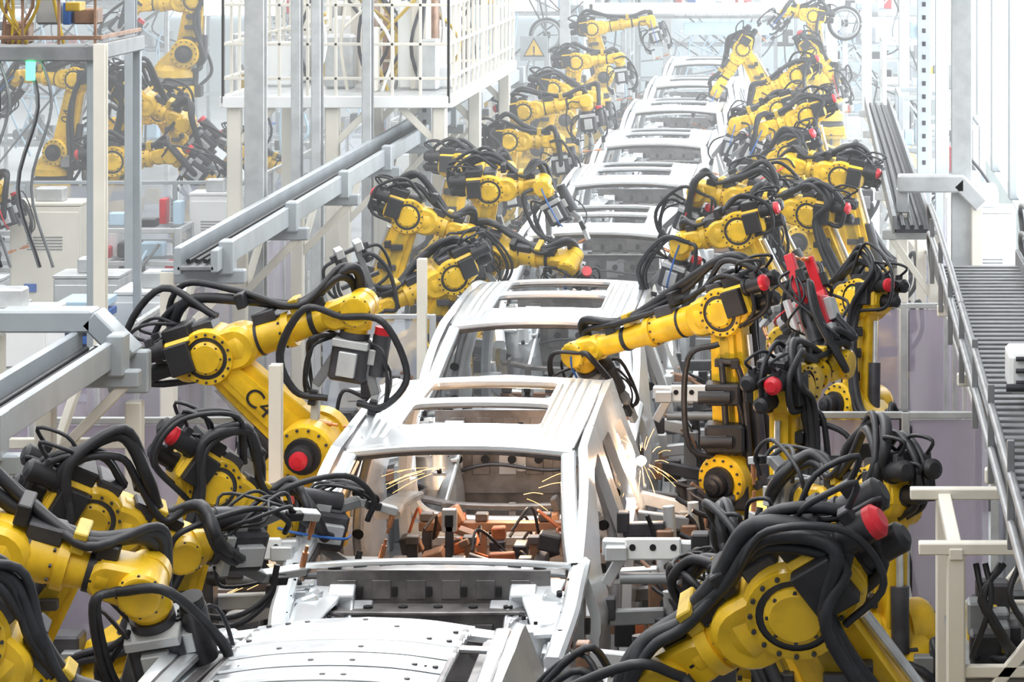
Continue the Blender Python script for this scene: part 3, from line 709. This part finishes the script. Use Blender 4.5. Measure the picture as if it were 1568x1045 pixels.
for i in range(10):
    x=r.uniform(-6.9,-5.5); m.tube([(x,23.3,4.05),(x+r.uniform(-.2,.2),23.3,4.4),(x+r.uniform(-.3,.3),23.3,4.8),(x+r.uniform(-.3,.3),23.3,5.0)],.014,r.choice(['hose','brn','yel2']),6,5)
m.obj('access_platform')

m=MB()
x0,x1,y0,y1=-6.05,-3.75,31.3,38
m.box(((x0+x1)/2,(y0+y1)/2,3.08),(x1-x0,y1-y0,.06),'lgr'); m.box(((x0+x1)/2,y0,3.06),(x1-x0,.08,.12),'wht'); m.box((x1,(y0+y1)/2,3.06),(.08,y1-y0,.12),'wht'); m.box((x0,(y0+y1)/2,3.06),(.08,y1-y0,.12),'wht')
for x in(x0+.1,-4.95,x1-.1):
    for y in(y0+.1,34.6,y1-.1):
        m.box((x,y,1.5),(.14,.14,3),'bge'); m.box((x,y,.02),(.3,.3,.04),'gry'); m.obox((x,y,2.6),(x+(.4 if x<-4.5 else -.4),y,3),.07,.07,'bge')
for y in(y0,34.6):
    for z in(3.3,3.65,4.05,4.4): m.box(((x0+x1)/2,y,z),(x1-x0,.03,.03),'bge')
    for x in lin(x0,x1,9): m.box((x,y,3.75),(.03,.03,1.4),'bge')
for x in(x0,x1):
    for z in(3.3,3.65,4.05,4.4): m.box((x,(y0+y1)/2,z),(.03,y1-y0,.03),'bge')
    for y in lin(y0,y1,16): m.box((x,y,3.75),(.03,.03,1.4),'bge')
m.obj('mezzanine_platform')
r=random.Random(5)
m=MB()
for i in range(46):
    x=r.uniform(-5.8,-4.0);y=r.uniform(32,37);h=r.uniform(.2,1.2); m.box((x,y,3.11+h/2),(r.uniform(.08,.3),.3,h),r.choice(['bge','wht','lgr','bge','yel2','brn','wht','gry']))
for i in range(30):
    x=r.uniform(-5.8,-4.0);y=r.uniform(31.8,36); m.tube([(x,y,3.1),(x+r.uniform(-.3,.3),y,3.6),(x+r.uniform(-.4,.4),y,4.2),(x+r.uniform(-.4,.4),y,4.6)],.02,r.choice(['gry','bge','dgr','wht','yel2']),6,4)
m.obj('stored_equipment')
for x,y in((-5.25,31.0),(-4.98,30.6),(-4.55,31.1)):
    m=MB(); m.box((x,y,3.6),(.10,.10,7.2),'lgr'); m.box((x,y,.02),(.25,.25,.04),'gry'); m.box((x+.06,y-.03,3.4),(.02,.03,6.8),'gry'); m.obj('support_post')

def cabinet(x,y,w,d,h,k='wht'):
    m=MB(); m.box((x,y,h/2+.05),(w,d,h-.1),k,ch=.01); m.box((x,y,.05),(w*.95,d*.95,.1),'dgr',ch=.005)
    n=max(1,round(w/.5))
    for i in range(n):
        cx=x-w/2+w*(i+.5)/n; m.box((cx,y-d/2-.01,h/2+.05),(w/n-.03,.02,h-.2),k,ch=.006); m.box((cx+w/n*.38,y-d/2-.03,h*.55),(.02,.03,.14),'dgr')
        for j in range(5): m.box((cx,y-d/2-.022,h*.8+.03*j),(w/n*.5,.006,.012),'gry')
    m.box((x,y,h+.02),(w*1.02,d*1.02,.03),k,ch=.005); m.box((x-w*.2,y-d/2-.03,h*.62),(.12,.02,.08),'blu'); m.cyl((x-w*.2,y-d/2-.05,h*.5),(x-w*.2,y-d/2-.02,h*.5),.025,'red')
    m.box((x,y,h+.1),(w*.4,d*.4,.14),'lgr')
    m.obj('control_cabinet')
cabinet(-5.6,21.2,.7,.5,2.3); cabinet(-5.35,25,.6,.6,1.95); cabinet(-6.45,33,.5,.4,1.95); cabinet(-7.3,26,.8,.5,1.9,'lgr'); cabinet(-6.6,28,.6,.5,1.7,'lgr'); cabinet(-6.35,23.6,.5,.5,2.0,'lgr')
cabinet(1.45,26,.45,.5,2.5); cabinet(1.6,22.5,.5,.6,2.2,'lgr'); cabinet(1.5,30,.5,.5,2.3); cabinet(-7.6,30.5,.7,.5,2.1,'bge')
m=MB()
for i in range(9): m.box((-5.75,24.2,.9+.09*i+.35),(.36,.5,.06),'blu' if i%2 else 'lbl')
m.box((-5.75,24.2,.6),(.5,.55,1.2),'gry'); m.obj('tray_stack')

m=MB()
for x in(.84,1.42): m.box((x,16.2,2.6),(.03,11,.15),'gry',ch=.004)
for i in range(62): m.box((1.13,10.9+.172*i,2.58),(.56,.085,.025),'gry',ch=.004)
for y in(11.5,14.2,17,19.8):
    m.box((1.13,y,2.5),(.7,.07,.07),'bge'); m.box((1.42,y,1.25),(.08,.08,2.5),'bge'); m.box((1.42,y,.02),(.25,.25,.04),'gry'); m.obox((1.42,y,2.0),(.9,y,2.46),.05,.05,'bge')
m.obj('catwalk')
m=MB()
for x in(.80,1.46):
    for z in(3.0,2.8): m.tube([(x,11,z-.25),(x,16,z-.1),(x,21.5,z+.0),(x+.04,22.2,z-.35)],.02,'gry',8,5)
    for y in lin(11.2,21.2,8): m.box((x,y,2.72),(.03,.03,.45),'gry')
m.obj('handrail')
m=MB()
m.box((.75,31,2.55),(.28,14,.03),'dgr'); m.box((.61,31,2.6),(.03,14,.14),'gry'); m.box((.89,31,2.6),(.03,14,.14),'gry')
for y in(24.4,27.5,31,34.5,37.7): m.box((.75,y,2.48),(.45,.08,.08),'lgr'); m.box((.94,y,1.24),(.09,.09,2.48),'bge'); m.obox((.94,y,1.95),(.6,y,2.45),.05,.05,'bge')
for k in range(3): m.tube([(.68+.07*k,24,2.58),(.7+.06*k,30,2.59),(.67+.07*k,38,2.58)],.02,'hose',6,6)
m.obj('cable_tray')
m=MB()
m.obox((.66,24.9,2.84),(1.2,24.9,2.84),.2,.14,'lgr'); m.obox((1.15,24.9,2.86),(1.34,24.9,2.66),.2,.13,'lgr'); m.obox((.70,24.9,2.8),(.70,24.9,2.6),.1,.1,'lgr'); m.box((.7,24.9,1.3),(.09,.09,2.6),'bge'); m.obox((1.3,24.9,2.7),(1.3,24.9,0),.09,.09,'bge')
m.obj('support_portal')
m=MB()
for y in(13.2,14.4):
    m.box((.85,y,2.38),(.82,.08,.05),'bge'); m.box((.60,y,1.18),(.08,.08,2.36),'bge'); m.box((1.2,y,1.18),(.08,.08,2.36),'bge'); m.box((.9,y,1.85),(.6,.05,.05),'bge'); m.obox((.62,y,1.6),(1.18,y,2.3),.05,.05,'bge')
m.box((.6,13.8,2.36),(.06,1.3,.05),'bge'); m.box((1.2,13.8,2.36),(.06,1.3,.05),'bge'); m.box((.9,13.8,1.0),(.5,1.0,.5),'gry'); m.box((.9,13.8,1.8),(.6,1.2,.03),'gry')
r=random.Random(4)
for i in range(14): m.box((r.uniform(.7,1.1),r.uniform(13.4,14.2),1.87+r.random()*.08),(r.uniform(.06,.16),.14,r.uniform(.06,.2)),r.choice(['dgr','blk','gry','yel2','lgr']))
for i in range(7):
    x=r.uniform(.65,1.15); m.tube([(x,13.25,2.3),(x+r.uniform(-.15,.15),13.2,2.15),(x+r.uniform(-.2,.2),13.25,1.9),(x,13.5,1.85)],.015,'hose',6,5)
m.obj('machine_frame')
m=MB(); m.box((1.12,15.6,2.78),(.3,.4,.2),'wht'); m.cyl((.95,15.35,2.72),(1.3,15.35,2.72),.02,'dgr'); 
for z in(2.74,2.8,2.86): m.cyl((1.0,15.38,z),(1.24,15.38,z),.012,'dgr')
m.obj('junction_box')

def rack(x,y,w,d,h,seed,pal):
    r=random.Random(seed);m=MB()
    for sx_ in(-1,1):
        for sy in(-1,1): m.box((x+sx_*w/2,y+sy*d/2,h/2),(.07,.07,h),pal[0])
    for z in lin(.3,h-.03,5):
        m.box((x,y-d/2,z),(w,.05,.05),pal[0]); m.box((x,y+d/2,z),(w,.05,.05),pal[0])
        for sx_ in(-1,1): m.box((x+sx_*w/2,y,z),(.05,d,.05),pal[0])
        for k in range(int(w*4)):
            bh=r.uniform(.08,.35); m.box((x+r.uniform(-.45,.45)*w,y+r.uniform(-.3,.3)*d,z+.03+bh/2),(r.uniform(.05,.28),r.uniform(.1,.3),bh),r.choice(pal))
    for k in range(int(w*6)):
        a=V((x+r.uniform(-.5,.5)*w,y-d/2-.03,h*r.uniform(.5,1))); b=V((x+r.uniform(-.5,.5)*w,y-d/2-.08,h*r.uniform(.1,.6)))
        m.tube([a,a.lerp(b,.3)+V((r.uniform(-.3,.3),-.08,-.1)),a.lerp(b,.7)+V((r.uniform(-.3,.3),-.05,-.1)),b],.018,r.choice(['hose','gry','lbl']),6,5)
    m.obj('equipment_rack')
pl=['lgr','lgr','lbl','stl','wht','gry','dgr','yel2']
pb=['stl','gry','lbl','blu','wht','dgr','stl','red']
for i,(x,y,w,d,h) in enumerate([(-7.5,50,3,1.2,4.2),(-11.5,48,3,1.5,4.5),(-5.0,62,2.5,1.2,3.6),(-2.2,68,3.5,1,3.4),(1.2,60,2,1,3.6),(-9,62,4,1.2,4),(-14,60,4,1.2,4),(-5.3,44,1.5,1.2,3.6),(1.5,46,1,1.5,3.0),(1.4,37,.8,1.5,2.8),(-6.9,40,1,2,3.4),(-12,38,2,1.5,2.6),(.6,68,3,1,3.4)]):
    rack(x,y,w,d,h,100+i,pl if i%3 else pb)
rack(-7.15,32.3,1.0,.6,1.7,140,['lgr','red','wht','gry','red','lbl','dgr'])
rack(-8.5,32.4,.9,.6,1.6,141,['lgr','wht','gry','lbl','dgr'])
rack(1.55,35,.6,1.5,2.6,142,['stl','red','lbl','gry','wht','lbl'])
m=MB()
for x in(-4.3,.3): m.box((x,58,1.7),(.2,.25,3.4),'wht')
m.box((-2,58,3.0),(4.6,.25,.22),'wht'); m.box((-1.6,58,2.62),(1.8,.1,.24),'lbl'); m.box((-2,57.9,2.85),(4.4,.1,.06),'gry')
m.obj('line_portal')
for x,y,z,r_ in((-3.9,62,2.9,.35),(.5,54,2.9,.28),(-5.0,57,2.55,.3)):
    m=MB(); m.tube([(x+r_*math.cos(a),y-.1,z+r_*math.sin(a)) for a in lin(0,6.2,13)],.03,'hose',8,3); m.tube([(x+r_*.85*math.cos(a),y-.16,z+r_*.85*math.sin(a)) for a in lin(0,6.2,13)],.025,'gry',8,3)
    m.box((x,y,z),(.12,.1,.12),'dgr'); m.box((x,y+.06,z/2),(.1,.1,z),'lgr'); 
    for a in(0,2.1,4.2): m.obox((x,y-.05,z),(x+r_*math.cos(a),y-.1,z+r_*math.sin(a)),.02,.02,'gry')
    m.obj('hose_reel')
m=MB()
y=56;x=-5.15;z=2.35
m.box((x,y+.05,z/2),(.06,.06,z+.2),'lgr'); m.box((x,y,z),(.5,.03,.45),'stl')
for s_,k,dy in((.2,'blk',-.02),(.165,'yel',-.026)):
    m.add([(x-s_,y+dy,z-s_*.75),(x+s_,y+dy,z-s_*.75),(x,y+dy,z+s_)],[[0,1,2]],k)
m.box((x,y-.03,z-.02),(.03,.004,.12),'blk'); m.box((x,y-.03,z-.11),(.03,.004,.03),'blk')
m.obj('warning_sign')

for x in(-11,-6.5,-2,2):
    m=MB()
    for i in range(9):
        y=10+8*i; m.box((x,y,7.6),(.35,5,.08),'lgr'); m.box((x,y,7.545),(.28,4.9,.03),'lamp'); m.cyl((x,y-2,7.6),(x,y-2,8.2),.015,'gry'); m.cyl((x,y+2,7.6),(x,y+2,8.2),.015,'gry')
    m.obj('ceiling_lamp')
def area(name,loc,rot,sx_,sy,p,col):
    l=bpy.data.lights.new(name,'AREA');l.shape='RECTANGLE';l.size=sx_;l.size_y=sy;l.energy=p;l.color=col
    o=bpy.data.objects.new(name,l);o.location=loc;o.rotation_euler=rot;scene.collection.objects.link(o)
area('lamp_row_light',(-2.5,26,7.45),(0,0,0),3,40,1800,(1,.99,.98))
area('lamp_row_light',(-8,35,7.45),(0,0,0),3,50,1550,(1,.99,.98))
area('lamp_row_light',(.5,60,7.4),(0,0,0),8,30,2600,(.93,.97,1))
area('window_daylight',(2.4,40,3.4),(0,math.radians(90),0),4,34,1300,(.92,.97,1))
m=MB()
for x,y,z in((-7.6,40.5,3.75),(-6.3,47,3.55),(-13.0,56,3.5),(-9.6,55,3.4),(-.9,66,2.95),(.2,70,2.7),(-2.2,72,2.65)):
    m.box((x,y,z),(.9,.12,.3),'lamp'); m.box((x,y+.08,z),(1,.06,.38),'lgr'); m.obox((x,y+.08,z),(x,y+.08,8),.03,.03,'lgr')
m.obj('work_lamp')

def sparks(c,n,spread,dirv,seed,pw=10,gl=.02,ln=.25):
    r=random.Random(seed);m=MB();c=V(c)
    for i in range(n):
        v=(V(dirv)+V((r.gauss(0,1),r.gauss(0,1),r.gauss(0,1)))*spread).normalized(); s=r.uniform(.02,.2);l=r.uniform(.04,ln)
        a=c+v*s;b=a+v*l+V((0,0,-.25*(s+l)**2)); m.tube([a,(a+b)/2+V((0,0,.01)),b],r.uniform(.0005,.0012),'spark',4,3)
    if gl: m.lathe(c,(0,0,1),[(0,-gl),(gl*.8,-gl*.5),(gl,0),(gl*.8,gl*.5),(0,gl)],'glow',10)
    m.obj('welding_sparks')
    l=bpy.data.lights.new('arc_flash','POINT');l.energy=pw;l.color=(1,.62,.35);l.shadow_soft_size=.04
    o=bpy.data.objects.new('arc_flash',l);o.location=c+V((0,-.06,.05));scene.collection.objects.link(o)
sparks((-1.09,19.1,1.66),34,.8,(-.1,-.4,-.2),1,24,.035,.18)
sparks((-2.3,19.2,1.60),9,.12,(-1,-.2,-.12),2,9,0,.3)
sparks((-2.85,17.2,1.42),16,.12,(-1,-.2,-.1),3,5,.01,.4)
sparks((-1.9,19.6,1.35),4,.6,(1,0,.3),4,16,0)

me=MB(); me.box((-7,50.5,4),(33,57,7.8),'lgr',ch=.001); hz=me.obj('emissive_haze')  # added haze box: its own emission stands in for light scattered in air
hm=bpy.data.materials.new('haze');hm.use_nodes=True;nt=hm.node_tree;nt.nodes.clear()
out=nt.nodes.new('ShaderNodeOutputMaterial');ad=nt.nodes.new('ShaderNodeAddShader');ab=nt.nodes.new('ShaderNodeVolumeAbsorption');em=nt.nodes.new('ShaderNodeEmission')
ab.inputs['Color'].default_value=(0,0,0,1);ab.inputs['Density'].default_value=.0145
em.inputs['Color'].default_value=(.94,.98,1,1);em.inputs['Strength'].default_value=.0135
nt.links.new(ab.outputs[0],ad.inputs[0]);nt.links.new(em.outputs[0],ad.inputs[1]);nt.links.new(ad.outputs[0],out.inputs['Volume'])
hz.data.materials.clear();hz.data.materials.append(hm)

w=bpy.data.worlds.new('hall_light');scene.world=w;w.use_nodes=True
bg=w.node_tree.nodes['Background'];bg.inputs['Color'].default_value=(.93,.97,1,1);bg.inputs['Strength'].default_value=.38

cd=bpy.data.cameras.new('camera');cam=bpy.data.objects.new('camera',cd);scene.collection.objects.link(cam)
cam.location=(0,0,5.2);cam.rotation_euler=(math.radians(90),0,0)
cd.sensor_width=36;cd.lens=36*4700/1568;cd.shift_x=-466/1568;cd.shift_y=-687.5/1568;cd.clip_end=300
scene.camera=cam
